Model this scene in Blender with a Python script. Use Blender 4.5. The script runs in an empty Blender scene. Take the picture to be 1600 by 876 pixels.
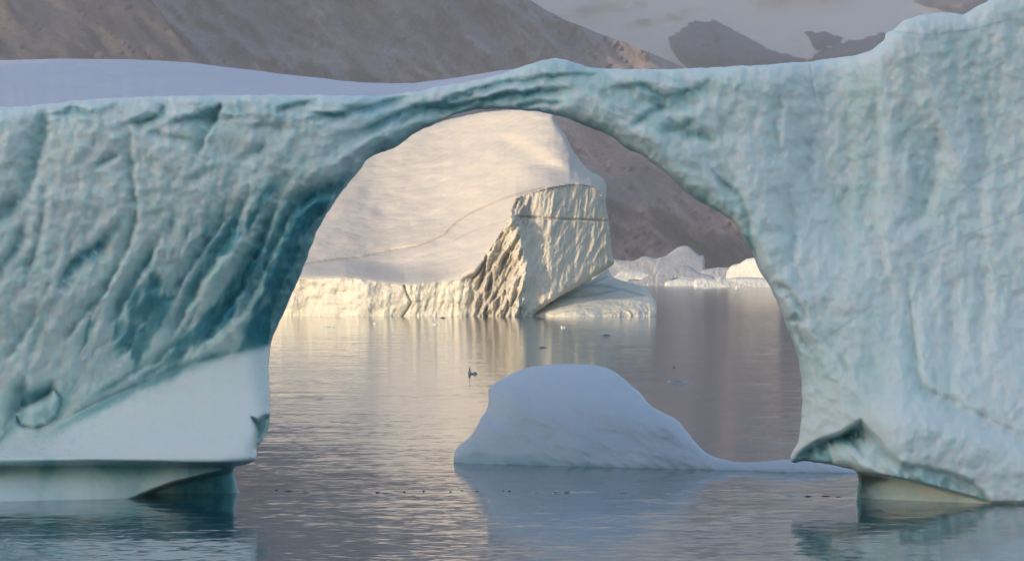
import bpy, math, numpy as np
from mathutils import Vector
RAD = math.radians
# ------------------------------------------------------------------ camera
FPX, CH, HORZ = 5692.0, 12.0, 425.0       # focal length in 1600-px units, eye height above the sea, horizon row
sc = bpy.context.scene
cam = bpy.data.objects.new('camera', bpy.data.cameras.new('camera'))
sc.collection.objects.link(cam)
cam.location = (0, 0, CH)
cam.rotation_euler = (RAD(90), 0, 0)
cam.data.sensor_width = 36.0
cam.data.lens = 36.0 * FPX / 1600.0
cam.data.shift_y = -(438.0 - HORZ) / 1600.0
cam.data.clip_start = 1.0
cam.data.clip_end = 60000.0
sc.camera = cam
# ------------------------------------------------------------------ light
SUN_EL, SUN_AZ = RAD(10.0), RAD(228.0)     # azimuth clockwise from +Y : behind the camera, to the left
world = bpy.data.worlds.new('World'); sc.world = world
world.use_nodes = True
wn = world.node_tree
sky = wn.nodes.new('ShaderNodeTexSky')
sky.sky_type = 'NISHITA'; sky.sun_disc = False
sky.sun_elevation = SUN_EL; sky.sun_rotation = SUN_AZ
sky.air_density = 1.0; sky.dust_density = .7; sky.ozone_density = 1.6
wn.links.new(sky.outputs[0], wn.nodes['Background'].inputs[0])
wn.nodes['Background'].inputs[1].default_value = 0.15
sd = Vector((math.sin(SUN_AZ) * math.cos(SUN_EL), math.cos(SUN_AZ) * math.cos(SUN_EL), math.sin(SUN_EL)))
sl = bpy.data.lights.new('sun', 'SUN'); sl.energy = 2.0; sl.angle = RAD(0.55); sl.color = (1.0, 0.75, 0.48)
so = bpy.data.objects.new('sun', sl); sc.collection.objects.link(so)
so.rotation_euler = sd.to_track_quat('Z', 'Y').to_euler()
sc.view_settings.view_transform = 'Standard'; sc.view_settings.look = 'None'
sc.view_settings.gamma = 1.0; sc.view_settings.use_curve_mapping = False
sc.view_settings.exposure = 1.12
sc.cycles.max_bounces = 6; sc.cycles.diffuse_bounces = 3; sc.cycles.glossy_bounces = 3
sc.cycles.volume_bounces = 0; sc.cycles.use_denoising = True

# ------------------------------------------------------------------ numpy helpers
def _hash(ix, iy, seed):
    h = (ix.astype(np.int64) * 374761393 + iy.astype(np.int64) * 668265263 + seed * 974634777) & 0xffffffff
    h = ((h ^ (h >> 13)) * 1274126177) & 0xffffffff
    return (h ^ (h >> 16)) & 0xffffffff
def pn(x, y, seed=0):
    x = np.asarray(x, float); y = np.asarray(y, float)
    x, y = np.broadcast_arrays(x, y)
    ix = np.floor(x); iy = np.floor(y); fx = x - ix; fy = y - iy
    u = fx * fx * fx * (fx * (fx * 6 - 15) + 10); v = fy * fy * fy * (fy * (fy * 6 - 15) + 10)
    def g(dx, dy):
        a = _hash(ix + dx, iy + dy, seed) * (2 * np.pi / 4294967296.0)
        return np.cos(a) * (fx - dx) + np.sin(a) * (fy - dy)
    return 1.5 * ((g(0, 0) * (1 - u) + g(1, 0) * u) * (1 - v) + (g(0, 1) * (1 - u) + g(1, 1) * u) * v)
def fbm(x, y, o=4, seed=0, gain=.5, lac=2.03):
    s = 0; a = 1; t = 0
    for k in range(o):
        s = s + a * pn(x * lac ** k, y * lac ** k, seed + 17 * k); t += a; a *= gain
    return s / t
def ridged(x, y, o=4, seed=0, gain=.5, lac=2.03):      # crests at 1, hollows at 0
    s = 0; a = 1; t = 0
    for k in range(o):
        n = 1 - np.minimum(np.abs(pn(x * lac ** k, y * lac ** k, seed + 31 * k)) * 1.6, 1)
        s = s + a * n; t += a; a *= gain
    return s / t
def ss(a, b, x):
    t = np.clip((x - a) / (b - a), 0, 1); return t * t * (3 - 2 * t)
def lin(x, pts):
    p = np.array(pts, float); return np.interp(x, p[:, 0], p[:, 1])
def gau(U, V, cu, cv, ru, rv, ang=0):
    c, s = math.cos(RAD(ang)), math.sin(RAD(ang)); a = (U - cu) * c + (V - cv) * s; b = -(U - cu) * s + (V - cv) * c
    return np.exp(-(a / ru) ** 2 - (b / rv) ** 2)
def rot(U, V, ang):                                    # s runs along the direction, t across it
    c, s = math.cos(RAD(ang)), math.sin(RAD(ang)); return U * c + V * s, -U * s + V * c
def catmull(pts, sub, closed=True):
    P = np.array(pts, float); n = len(P); out = []
    for i in range(n if closed else n - 1):
        if closed: p0, p1, p2, p3 = P[i - 1], P[i], P[(i + 1) % n], P[(i + 2) % n]
        else: p0, p1, p2, p3 = P[max(i - 1, 0)], P[i], P[i + 1], P[min(i + 2, n - 1)]
        L = np.hypot(*(p2 - p1)); m = max(1, int(L / sub))
        # centripetal-ish: tangents limited by the segment length
        t1 = (p2 - p0); t2 = (p3 - p1)
        t1 = t1 / (np.hypot(*t1) + 1e-9) * L * .9; t2 = t2 / (np.hypot(*t2) + 1e-9) * L * .9
        for k in range(m):
            t = k / m; h = 2 * t ** 3 - 3 * t ** 2 + 1
            out.append(h * p1 + (t ** 3 - 2 * t ** 2 + t) * t1 + (-2 * t ** 3 + 3 * t ** 2) * p2 + (t ** 3 - t ** 2) * t2)
    if not closed: out.append(P[-1])
    return np.array(out)
def poly_dist(U, V, P, closed=True, near=False):
    A = P if closed else P[:-1]; B = np.roll(P, -1, 0) if closed else P[1:]
    best = np.full(U.shape, 1e18); bx = np.zeros(U.shape); by = np.zeros(U.shape)
    for (ax, ay), (cx, cy) in zip(A, B):
        dx, dy = cx - ax, cy - ay; L = dx * dx + dy * dy
        if L < 1e-12: continue
        t = np.clip(((U - ax) * dx + (V - ay) * dy) / L, 0, 1)
        qx = ax + t * dx; qy = ay + t * dy; d = (U - qx) ** 2 + (V - qy) ** 2
        m = d < best; best = np.where(m, d, best)
        if near: bx = np.where(m, qx, bx); by = np.where(m, qy, by)
    return (np.sqrt(best), bx, by) if near else np.sqrt(best)
def poly_in(U, V, P):
    r = np.zeros(U.shape, bool); n = len(P); j = n - 1
    for i in range(n):
        xi, yi = P[i]; xj, yj = P[j]
        if yi != yj:
            c = ((yi > V) != (yj > V)) & (U < (xj - xi) * (V - yi) / (yj - yi) + xi); r ^= c
        j = i
    return r
def sline(U, V, pts):                                  # distance to a polyline, > 0 on its right-hand side, and the run 0..1 along it
    P = catmull(pts, 12, closed=False); best = np.full(U.shape, 1e18); sg = np.ones(U.shape); run = np.zeros(U.shape)
    for i in range(len(P) - 1):
        ax, ay = P[i]; dx, dy = P[i + 1] - P[i]; L = dx * dx + dy * dy
        if L < 1e-12: continue
        t = np.clip(((U - ax) * dx + (V - ay) * dy) / L, 0, 1); d = (U - ax - t * dx) ** 2 + (V - ay - t * dy) ** 2
        m = d < best; best = np.where(m, d, best)
        sg = np.where(m, np.sign(dx * (V - ay) - dy * (U - ax)), sg); run = np.where(m, (i + t) / (len(P) - 1), run)
    return np.sqrt(best) * sg, run
def grooves(U, V, lst):                                # melt grooves: steep on one side, easy on the other, tapering out
    H = np.zeros(U.shape); T = np.zeros(U.shape)
    for pts, w, dep, te, skew in lst:
        p = np.array(pts, float); m = (U > p[:, 0].min() - 5 * w) & (U < p[:, 0].max() + 5 * w) & (V > p[:, 1].min() - 5 * w) & (V < p[:, 1].max() + 5 * w)
        if not m.any(): continue
        d, t = sline(U[m], V[m], pts)
        tap = np.clip(np.minimum(t, 1 - t) * 5, 0, 1) ** .6 * .85 + .15
        ww = w * np.where(d > 0, 1 + 1.6 * skew, 1 - 1.8 * skew) * (.5 + .5 * tap) + .5
        g = np.exp(-(d / ww) ** 2) * tap
        H[m] += dep * g; T[m] = np.maximum(T[m], te * np.exp(-(d / (ww * 1.05)) ** 2) * tap)
    return H, T
def sdpoly(U, V, P):                                   # < 0 inside
    P = np.array(P, float); d = poly_dist(U, V, P); return np.where(poly_in(U, V, P), -d, d)
def line(U, V, pts): return poly_dist(U, V, np.array(pts, float), closed=False)

def unproj(U, V, D): return np.stack([(U - 800.0) / FPX * D, D, CH - (V - HORZ) / FPX * D], -1)
def mk_mesh(name, co, faces, mat, parent=None, attrs=None, smooth=True):
    me = bpy.data.meshes.new(name)
    faces = np.asarray(faces, np.int32); nf, k = faces.shape
    me.vertices.add(len(co)); me.vertices.foreach_set('co', np.asarray(co, np.float32).ravel())
    me.loops.add(nf * k); me.loops.foreach_set('vertex_index', faces.ravel())
    me.polygons.add(nf); me.polygons.foreach_set('loop_start', np.arange(0, nf * k, k, dtype=np.int32))
    me.update(calc_edges=True); me.validate()
    me.polygons.foreach_set('use_smooth', np.full(len(me.polygons), smooth))
    for an, av in (attrs or {}).items():
        a = me.attributes.new(an, 'FLOAT', 'POINT'); a.data.foreach_set('value', np.asarray(av, np.float32))
    me.materials.append(mat)
    ob = bpy.data.objects.new(name, me); sc.collection.objects.link(ob)
    if parent is not None: ob.parent = parent
    return ob
def tag(o, label, cat=None, group=None, kind=None):
    if label: o['label'] = label
    if cat: o['category'] = cat
    if group: o['group'] = group
    if kind: o['kind'] = kind
    return o
def empty(name, loc): 
    o = bpy.data.objects.new(name, None); sc.collection.objects.link(o); o.location = loc; return o
def relief_data(outline, depth, step, back, rough=0, sub=None, seed=0, rfreq=.05):
    """closed solid: an outline with a sculpted front (depth in metres) and a rounded back"""
    P = catmull(outline, sub or step * 2.5)
    if rough:
        s = np.arange(len(P)) * (sub or step * 2.5)
        T = np.roll(P, -1, 0) - np.roll(P, 1, 0); T /= np.maximum(np.hypot(T[:, 0], T[:, 1]), 1e-6)[:, None]
        nz = fbm(s * rfreq, s * 0 + seed * 3.3, 4, seed, .55) * rough
        P = P + np.stack([-T[:, 1], T[:, 0]], -1) * nz[:, None]
    u0, v0 = P.min(0) - step; u1, v1 = P.max(0) + step
    us = np.arange(u0, u1 + step, step); vs = np.arange(v0, v1 + step, step)
    nu, nv = len(us), len(vs)
    Uc, Vc = np.meshgrid((us[:-1] + us[1:]) / 2, (vs[:-1] + vs[1:]) / 2)
    ins = poly_in(Uc, Vc, P)
    I, J = np.nonzero(ins)
    U, V = np.meshgrid(us, vs)
    idx = (np.arange(nu * nv)).reshape(nv, nu)
    q = np.stack([idx[I, J], idx[I + 1, J], idx[I + 1, J + 1], idx[I, J + 1]], -1)
    used, inv = np.unique(q, return_inverse=True); q = inv.reshape(-1, 4)
    U = U.ravel()[used]; V = V.ravel()[used]
    # boundary vertices
    e = np.concatenate([q[:, [0, 1]], q[:, [1, 2]], q[:, [2, 3]], q[:, [3, 0]]]); es = np.sort(e, 1)
    key = es[:, 0].astype(np.int64) * len(U) + es[:, 1]
    _, fi, ct = np.unique(key, return_index=True, return_counts=True)
    be = e[fi[ct == 1]]; b = np.unique(be)
    d, bx, by = poly_dist(U, V, P, near=True)
    U[b] = bx[b]; V[b] = by[b]; d[b] = 0
    D = depth(U, V, d)
    n = len(U)
    fr = unproj(U, V, D)
    Db = D[b].mean() if False else D
    mpp = np.median(D) / FPX
    prof = np.sqrt(np.clip(1 - (1 - np.clip(d * mpp / (back * .55), 0, 1)) ** 2, 0, 1))
    Dk = np.maximum(D + .02, D * 1.0 + back * prof * (1 + .22 * fbm(U * mpp * 3 / back, V * mpp * 3 / back, 4, seed + 5)))
    isb = np.zeros(n, bool); isb[b] = True
    bi = np.full(n, -1); nb_ = np.nonzero(~isb)[0]; bi[nb_] = n + np.arange(len(nb_)); bi[b] = b
    bk = unproj(U[nb_], V[nb_], Dk[nb_])
    co = np.concatenate([fr, bk]); qb = bi[q][:, ::-1]
    fu = U[q].mean(1); fv = V[q].mean(1)
    return dict(co=co, front=q, back=qb, U=U, V=V, d=d, nb=nb_, fu=fu, fv=fv, n=n)
def relief(name, outline, depth, step, back, mat, parent=None, attrs=None, **k):
    R = relief_data(outline, depth, step, back, **k)
    at = {}
    for an, fn in (attrs or {}).items():
        a = fn(R['U'], R['V'], R['d']); at[an] = np.concatenate([a, a[R['nb']]])
    return mk_mesh(name, R['co'], np.concatenate([R['front'], R['back']]), mat, parent, at)

# ------------------------------------------------------------------ materials
def new_mat(name):
    m = bpy.data.materials.new(name); m.use_nodes = True; nt = m.node_tree
    return m, nt, nt.nodes['Principled BSDF']
def N(nt, t, **kw):
    n = nt.nodes.new(t)
    for k, v in kw.items():
        if k.startswith('i_'): n.inputs[k[2:].replace('_', ' ')].default_value = v
        else: setattr(n, k, v)
    return n
def coords(nt, scale=(1, 1, 1), rotz=(0, 0, 0)):
    tc = N(nt, 'ShaderNodeTexCoord'); mp = N(nt, 'ShaderNodeMapping')
    mp.inputs['Rotation'].default_value = rotz
    nt.links.new(tc.outputs['Object'], mp.inputs['Vector'])
    m2 = N(nt, 'ShaderNodeMapping'); m2.inputs['Scale'].default_value = scale
    nt.links.new(mp.outputs[0], m2.inputs['Vector']); return m2.outputs[0]
def noise(nt, vec, scale, detail=4, rough=.5, dist=0, ty=None):
    n = N(nt, 'ShaderNodeTexNoise'); n.inputs['Scale'].default_value = scale; n.inputs['Detail'].default_value = detail
    n.inputs['Roughness'].default_value = rough; n.inputs['Distortion'].default_value = dist
    nt.links.new(vec, n.inputs['Vector']); return n
def ramp(nt, fac, stops):
    r = N(nt, 'ShaderNodeValToRGB'); e = r.color_ramp.elements
    while len(e) < len(stops): e.new(.5)
    for el, (p, c) in zip(e, stops): el.position = p; el.color = (*c, 1) if len(c) == 3 else c
    nt.links.new(fac, r.inputs[0]); return r.outputs[0]
def mixc(nt, fac, a, b, mode='MIX'):
    m = N(nt, 'ShaderNodeMix', data_type='RGBA', blend_type=mode)
    for s, v in ((0, fac), (6, a), (7, b)):
        if isinstance(v, (int, float)): m.inputs[s].default_value = v
        elif isinstance(v, tuple): m.inputs[s].default_value = (*v, 1)
        else: nt.links.new(v, m.inputs[s])
    return m.outputs[2]
def math_(nt, op, a, b=None):
    m = N(nt, 'ShaderNodeMath', operation=op)
    for i, v in enumerate((a, b)):
        if v is None: continue
        if isinstance(v, (int, float)): m.inputs[i].default_value = v
        else: nt.links.new(v, m.inputs[i])
    return m.outputs[0]
def attr(nt, name): return N(nt, 'ShaderNodeAttribute', attribute_name=name).outputs['Fac']
def bump(nt, bsdf, hs):
    prev = None
    for h, strength, dist in hs:
        b = N(nt, 'ShaderNodeBump'); b.inputs['Strength'].default_value = strength; b.inputs['Distance'].default_value = dist
        nt.links.new(h, b.inputs['Height'])
        if prev: nt.links.new(prev, b.inputs['Normal'])
        prev = b.outputs[0]
    nt.links.new(prev, bsdf.inputs['Normal'])

def ice_material():
    m, nt, b = new_mat('glacier_ice')
    co = coords(nt); cs = coords(nt, (1, 1, .35))
    n1 = noise(nt, co, .8, 4, .5, .4); n2 = noise(nt, cs, 3.2, 4, .6, .3); n3 = noise(nt, cs, .35, 3, .5, 1.0)
    teal = attr(nt, 'teal'); white = attr(nt, 'white'); vein = attr(nt, 'vein')
    t = math_(nt, 'ADD', teal, math_(nt, 'MULTIPLY', math_(nt, 'SUBTRACT', n1.outputs[0], .5), .26))
    t = math_(nt, 'ADD', t, math_(nt, 'MULTIPLY', math_(nt, 'SUBTRACT', n3.outputs[0], .5), .34))
    c = ramp(nt, t, [(0, (.84, .87, .84)), (.26, (.76, .835, .815)), (.5, (.54, .70, .69)), (.75, (.25, .49, .52)), (1, (.075, .30, .36))])
    c = mixc(nt, white, c, (.80, .85, .84))
    c = mixc(nt, math_(nt, 'MULTIPLY', vein, .32), c, (.22, .44, .52))
    nt.links.new(c, b.inputs['Base Color'])
    gl = noise(nt, coords(nt, (1.1, 1, .55), (0, .5, 0)), 1.7, 3, .6, 1.6)
    gm = noise(nt, co, .22, 2, .5)
    gs = math_(nt, 'MULTIPLY', ramp(nt, gl.outputs[0], [(.70, (0, 0, 0)), (.735, (1, 1, 1))]), ramp(nt, gm.outputs[0], [(.5, (0, 0, 0)), (.6, (1, 1, 1))]))
    c = mixc(nt, math_(nt, 'MULTIPLY', gs, .8), c, (.88, .88, .86)); nt.links.new(c, b.inputs['Base Color'])  # glints painted as sparse pale streaks in the base colour
    r = ramp(nt, n2.outputs[0], [(.3, (.22,) * 3), (.7, (.5,) * 3)]); nt.links.new(r, b.inputs['Roughness'])
    b.inputs['IOR'].default_value = 1.31
    b.inputs['Subsurface Weight'].default_value = .75
    b.inputs['Subsurface Radius'].default_value = (.35, .85, 1.0); b.inputs['Subsurface Scale'].default_value = .5
    vo = N(nt, 'ShaderNodeTexVoronoi', feature='F1'); vo.inputs['Scale'].default_value = 1.1; vo.inputs['Randomness'].default_value = 1
    wv = noise(nt, coords(nt, (1, 1, .6)), 1.2, 3, .6, .5); mx = mixc(nt, .35, coords(nt, (1, 1, .55)), wv.outputs['Color'], 'ADD'); nt.links.new(mx, vo.inputs['Vector'])
    bump(nt, b, [(n1.outputs[0], .2, .20), (vo.outputs['Distance'], .12, .08), (n2.outputs[0], .16, .05)])
    return m
def snow_material(name='snow', tint=(.80, .82, .87), scale=1.0, str_=.35, mark=(.30, .52, .60)):
    m, nt, b = new_mat(name)
    co = coords(nt); cw = coords(nt, (.35, 1, 1), (0, 0, .4))
    n1 = noise(nt, co, .25 / scale, 4, .55); n2 = noise(nt, cw, 2.2 / scale, 5, .65, .4)
    c = mixc(nt, n1.outputs[0], tuple(x * .93 for x in tint), tint)
    te = attr(nt, 'teal'); c = mixc(nt, te, c, mark)
    nt.links.new(c, b.inputs['Base Color'])
    b.inputs['Roughness'].default_value = .75; b.inputs['Specular IOR Level'].default_value = .25
    bump(nt, b, [(n1.outputs[0], .5, .5 * scale), (n2.outputs[0], str_, .14 * scale)])
    return m
def rough_ice_material(name, c0, c1, cd, scale=1.0, stretch=.25, amp=.6, strata=0):
    """weathered berg cliff: vertical fluting and cracks"""
    m, nt, b = new_mat(name)
    co = coords(nt, (1, 1, stretch)); ci = coords(nt)
    n1 = noise(nt, co, .22 / scale, 6, .62, .8); n2 = noise(nt, co, .9 / scale, 5, .65, .5); n3 = noise(nt, ci, .05 / scale, 3, .5)
    c = ramp(nt, n1.outputs[0], [(.30, cd), (.46, c0), (.7, c1)])
    c = mixc(nt, math_(nt, 'MULTIPLY', attr(nt, 'teal'), .9), c, (.34, .50, .50))
    nt.links.new(c, b.inputs['Base Color'])
    b.inputs['Roughness'].default_value = .6; b.inputs['Specular IOR Level'].default_value = .3
    bump(nt, b, [(n1.outputs[0], amp, 1.6 * scale), (n2.outputs[0], amp * .8, .45 * scale)])
    return m
def rock_material(name, cols, snowc, scale, ang=0.5, bumpd=40):
    m, nt, b = new_mat(name)
    cs = coords(nt, (.22, .3, 1), (0, -ang, 0)); ci = coords(nt)
    n1 = noise(nt, cs, 1 / scale, 8, .68, .35); n2 = noise(nt, ci, .22 / scale, 5, .55, .6); n3 = noise(nt, ci, 5 / scale, 5, .7)
    c = ramp(nt, n1.outputs[0], [(.38, cols[0]), (.5, cols[1]), (.62, cols[2])])
    c2 = ramp(nt, n2.outputs[0], [(.35, (.60, .66, .84)), (.6, (1.15, 1.03, .95))])
    c = mixc(nt, 1.0, c, c2, 'MULTIPLY')
    c = mixc(nt, .55, c, ramp(nt, n3.outputs[0], [(.38, (.5,) * 3), (.62, (1.4,) * 3)]), 'MULTIPLY')
    c = mixc(nt, attr(nt, 'warm'), c, mixc(nt, 1.0, c, (1.22, .96, .86), 'MULTIPLY'))
    s = math_(nt, 'ADD', attr(nt, 'snow'), math_(nt, 'MULTIPLY', math_(nt, 'SUBTRACT', n1.outputs[0], .5), .35))
    sm = ramp(nt, s, [(.42, (0, 0, 0)), (.62, (1, 1, 1))])
    c = mixc(nt, sm, c, snowc)
    nt.links.new(c, b.inputs['Base Color']); b.inputs['Roughness'].default_value = .95; b.inputs['Specular IOR Level'].default_value = .1
    bump(nt, b, [(n1.outputs[0], .55, bumpd), (n3.outputs[0], .5, bumpd * .12)])
    return m
M_ICE = ice_material()
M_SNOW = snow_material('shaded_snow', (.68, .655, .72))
M_MOUND = snow_material('mound_snow', (.70, .76, .84), 1.0, .25)
M_FARSNOW = snow_material('far_snow', (.58, .545, .51), 4.0, .5, (.40, .36, .32))
M_CLIFF = rough_ice_material('berg_cliff', (.58, .545, .485), (.66, .625, .555), (.44, .405, .36), 5.0, .22, .5)
M_LOWCLIFF = rough_ice_material('berg_low_cliff', (.70, .67, .58), (.76, .73, .66), (.58, .54, .46), 3.0, .5, .6)
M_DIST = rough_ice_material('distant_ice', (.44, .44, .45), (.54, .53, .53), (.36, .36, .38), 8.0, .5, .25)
M_DISTLIT = rough_ice_material('distant_lit_ice', (.80, .77, .68), (.86, .83, .76), (.68, .65, .58), 8.0, .5, .3)  # paler copy of the distant ice, sunlight put into its colour

def water_material():
    m, nt, b = new_mat('sea_water')
    b.inputs['Base Color'].default_value = (.015, .085, .115, 1)
    b.inputs['Roughness'].default_value = .06; b.inputs['IOR'].default_value = 1.333
    geo = N(nt, 'ShaderNodeNewGeometry')
    def mapped(sx, sy, r):
        mp = N(nt, 'ShaderNodeMapping'); mp.inputs['Scale'].default_value = (sx, sy, 1); mp.inputs['Rotation'].default_value = (0, 0, r)
        nt.links.new(geo.outputs['Position'], mp.inputs['Vector']); return mp.outputs[0]
    acc = None
    patch = noise(nt, mapped(.012, .035, .1), 1.0, 3, .6, .5)
    pr = ramp(nt, patch.outputs[0], [(.35, (.55,) * 3), (.65, (1.25,) * 3)])
    for sx, sy, r, det, amp in ((.08, .22, .15, 2, .028), (.45, 1.0, -.2, 3, .06), (1.6, 2.6, .3, 3, .085)):
        n = noise(nt, mapped(sx, sy, r), 1.0, det, .55)
        v = N(nt, 'ShaderNodeVectorMath', operation='SUBTRACT'); v.inputs[1].default_value = (.5, .5, .5); nt.links.new(n.outputs['Color'], v.inputs[0])
        w = N(nt, 'ShaderNodeVectorMath', operation='MULTIPLY'); w.inputs[1].default_value = (amp * .7, amp, 0); nt.links.new(v.outputs[0], w.inputs[0])
        if acc is None: acc = w.outputs[0]
        else:
            a = N(nt, 'ShaderNodeVectorMath', operation='ADD'); nt.links.new(acc, a.inputs[0]); nt.links.new(w.outputs[0], a.inputs[1]); acc = a.outputs[0]
    k = N(nt, 'ShaderNodeVectorMath', operation='MULTIPLY'); nt.links.new(acc, k.inputs[0]); nt.links.new(pr, k.inputs[1])
    a = N(nt, 'ShaderNodeVectorMath', operation='ADD'); a.inputs[1].default_value = (0, 0, 1); nt.links.new(k.outputs[0], a.inputs[0])
    nn = N(nt, 'ShaderNodeVectorMath', operation='NORMALIZE'); nt.links.new(a.outputs[0], nn.inputs[0])
    nt.links.new(nn.outputs[0], b.inputs['Normal'])
    return m
# ------------------------------------------------------------------ water
M_WATER = water_material()
W = mk_mesh('sea', [(-20000, -6000, 0), (20000, -6000, 0), (20000, 30000, 0), (-20000, 30000, 0)], [(0, 1, 2, 3)], M_WATER, smooth=False)
tag(W, 'calm rippled fjord water mirroring the icebergs', kind='structure')

# ------------------------------------------------------------------ mountains
def mdepth(base, k, vref, amp, ang, freq, seed, R=900):
    def f(U, V, d):
        s, t = rot(U, V, ang)
        g = ridged(s * freq * .3, t * freq, 5, seed, .55)
        g2 = fbm(U * freq * .35, V * freq * .35, 4, seed + 9)
        return base + k * (vref - V) - amp * (g - .5) - amp * .7 * g2
    return f
zero = lambda U, V, d: U * 0
MB_ = rock_material('brown_scree', [(.065, .064, .072), (.095, .092, .098), (.13, .124, .13)], (.5, .5, .5), 75, .60, 40)
MM_ = rock_material('mauve_rock', [(.17, .165, .20), (.26, .245, .265), (.35, .325, .335)], (.5, .5, .52), 110, .78, 60)
MG_ = rock_material('snowfield_rock', [(.10, .105, .13), (.14, .145, .165), (.20, .20, .21)], (.80, .72, .67), 260, .2, 50)
o = relief('brown_mountain_slope', [(-700, 500), (-700, -300), (-200, -420), (60, -260), (180, -90), (238, 0), (268, 45), (300, 88), (345, 130), (420, 210), (520, 330), (600, 440), (600, 500)],
       mdepth(6000, 2.6, 430, 170, 35, .013, 3), 7, 2500, MB_, attrs={'snow': zero, 'warm': lambda U, V, d: U * 0 + .25}, rough=5, seed=2)
tag(o, 'dark brown scree slope behind the snow cap at upper left', kind='structure')
def snow_m2(U, V, d):
    return .30 * ss(850, 1100, U) * ss(160, 60, V) * 0 + .0 * U
o = relief('mauve_mountain', [(-900, 520), (-900, -400), (-300, -520), (200, -430), (500, -300), (700, -120), (812, -12), (850, 14), (900, 38), (960, 62), (1015, 82), (1070, 106), (1200, 160), (1400, 230), (1900, 300), (2500, 340), (2500, 520)],
       mdepth(7600, 2.6, 430, 420, 42, .013, 11), 7, 3000, MM_, attrs={'snow': zero, 'warm': lambda U, V, d: ss(90, 300, V)}, rough=6, seed=4)
tag(o, 'grey mauve gullied mountain filling the view through the arch', kind='structure')
OUT1 = [(1042, 60), (1062, 45), (1078, 32), (1098, 34), (1118, 30), (1140, 44), (1165, 58), (1200, 75), (1245, 88), (1262, 96), (1240, 110), (1150, 125), (1080, 112), (1060, 95)]
OUT2 = [(1258, 48), (1290, 52), (1320, 60), (1300, 72), (1275, 78)]
OUT3 = [(1262, 92), (1290, 76), (1340, 62), (1386, 50), (1410, 60), (1420, 120), (1300, 120)]
OUT4 = [(1425, 0), (1500, -6), (1560, -20), (1540, 14), (1500, 24), (1440, 10)]
def snow_m3(U, V, d):
    q = np.minimum.reduce([sdpoly(U, V, p) for p in (OUT1, OUT2, OUT3, OUT4)])
    q = q + 5 * fbm(U * .06, V * .06, 4, 5)
    return .15 + .75 * ss(-5, 5, q) + .35 * fbm(U * .004 + V * .006, V * .022, 4, 7)
def dep_m3(U, V, d):
    q = np.minimum.reduce([sdpoly(U, V, p) for p in (OUT1, OUT2, OUT3, OUT4)])
    return 10500 + 3.2 * (430 - V) + 260 * fbm(U * .004 + V * .008, V * .01, 4, 21) - 160 * ss(10, -25, q) * (1 + ridged(U * .02, V * .03, 4, 8))
o = relief('snowfield_mountain', [(300, 500), (500, -200), (900, -330), (1300, -260), (1700, -300), (2300, -380), (3000, -200), (3000, 500)],
       dep_m3, 7, 3500, MG_, attrs={'snow': snow_m3})
tag(o, 'pale grey snowfield with dark rock outcrops beyond the ridge', kind='structure')
# unseen rock ridge, added behind the camera to shadow the near ice
hx, hy = np.meshgrid(np.linspace(-1, 1, 90), np.linspace(-1, 1, 60))
sdv = np.array([sd.x, sd.y]); sdv /= np.hypot(*sdv); pv = np.array([-sdv[1], sdv[0]])        # along sun / across
if pv @ np.array([1, -1]) < 0: pv = -pv
def sun_blocker(a, c):     # a along the sun direction, c across
    P_ = a[..., None] * sdv + c[..., None] * pv; return P_[..., 0], P_[..., 1]
ca = 1000 + 420 * hy; cc = 330 + 640 * hx
HXx, HYy = sun_blocker(ca, cc)
hz = 370 * (1 - np.abs(hy) ** 1.3) * (1 - np.abs(hx) ** 5) * (.85 + .3 * fbm(HXx * .006, HYy * .006, 5, 3)) - 3
idx = np.arange(hx.size).reshape(hx.shape)
q = np.stack([idx[:-1, :-1], idx[:-1, 1:], idx[1:, 1:], idx[1:, :-1]], -1).reshape(-1, 4)
o = mk_mesh('sun_blocker', np.stack([HXx, HYy, hz], -1).reshape(-1, 3), q, MB_, attrs={'snow': np.zeros(hx.size)})
tag(o, 'unseen rock ridge added behind the camera to shade the near ice', kind='structure')

# ------------------------------------------------------------------ the ice arch
ARCH = [(-300, 880), (-330, 600), (-320, 300), (-300, 190), (-200, 176), (-60, 172), (0, 168), (60, 164), (120, 157), (200, 152), (270, 150), (340, 149), (430, 148), (520, 149), (590, 150),
        (640, 144), (700, 133), (760, 122), (800, 110), (832, 99), (868, 91), (895, 97), (925, 106), (990, 108), (1060, 108), (1120, 105), (1180, 102), (1240, 98), (1262, 97), (1300, 91), (1345, 84),
        (1381, 64), (1384, 52), (1396, 46), (1415, 32), (1450, 22), (1490, 20), (1502, 24), (1520, 14), (1545, 0), (1600, -26), (1700, -70), (1850, -60), (1950, 60), (1990, 350), (1980, 880),
        (1400, 880), (1338, 850), (1338, 780), (1341, 745), (1336, 735), (1310, 728), (1285, 723), (1258, 720), (1236, 720), (1246, 690), (1253, 640), (1251, 585), (1243, 545), (1228, 508), (1207, 455), (1192, 432), (1176, 398), (1160, 368), (1140, 343), (1112, 325), (1090, 314),
        (1070, 298), (1050, 280), (1030, 262), (1005, 244), (980, 232), (955, 214), (930, 203), (905, 192), (880, 183), (850, 176), (815, 172), (780, 170), (745, 172), (715, 178), (690, 188), (665, 200), (640, 214),
        (615, 232), (595, 238), (577, 246), (560, 268), (540, 292), (520, 320), (500, 352), (488, 380), (478, 408), (465, 440), (452, 468), (438, 502), (424, 532), (421, 560),
        (421, 610), (422, 650), (418, 672), (408, 690), (402, 700), (400, 718), (385, 725), (366, 732), (368, 750), (374, 768), (384, 800), (390, 880)]
FACET = [(70, 700), (120, 672), (180, 640), (250, 608), (330, 572), (380, 556), (440, 540), (440, 722), (300, 722), (150, 718), (90, 716)]
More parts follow.
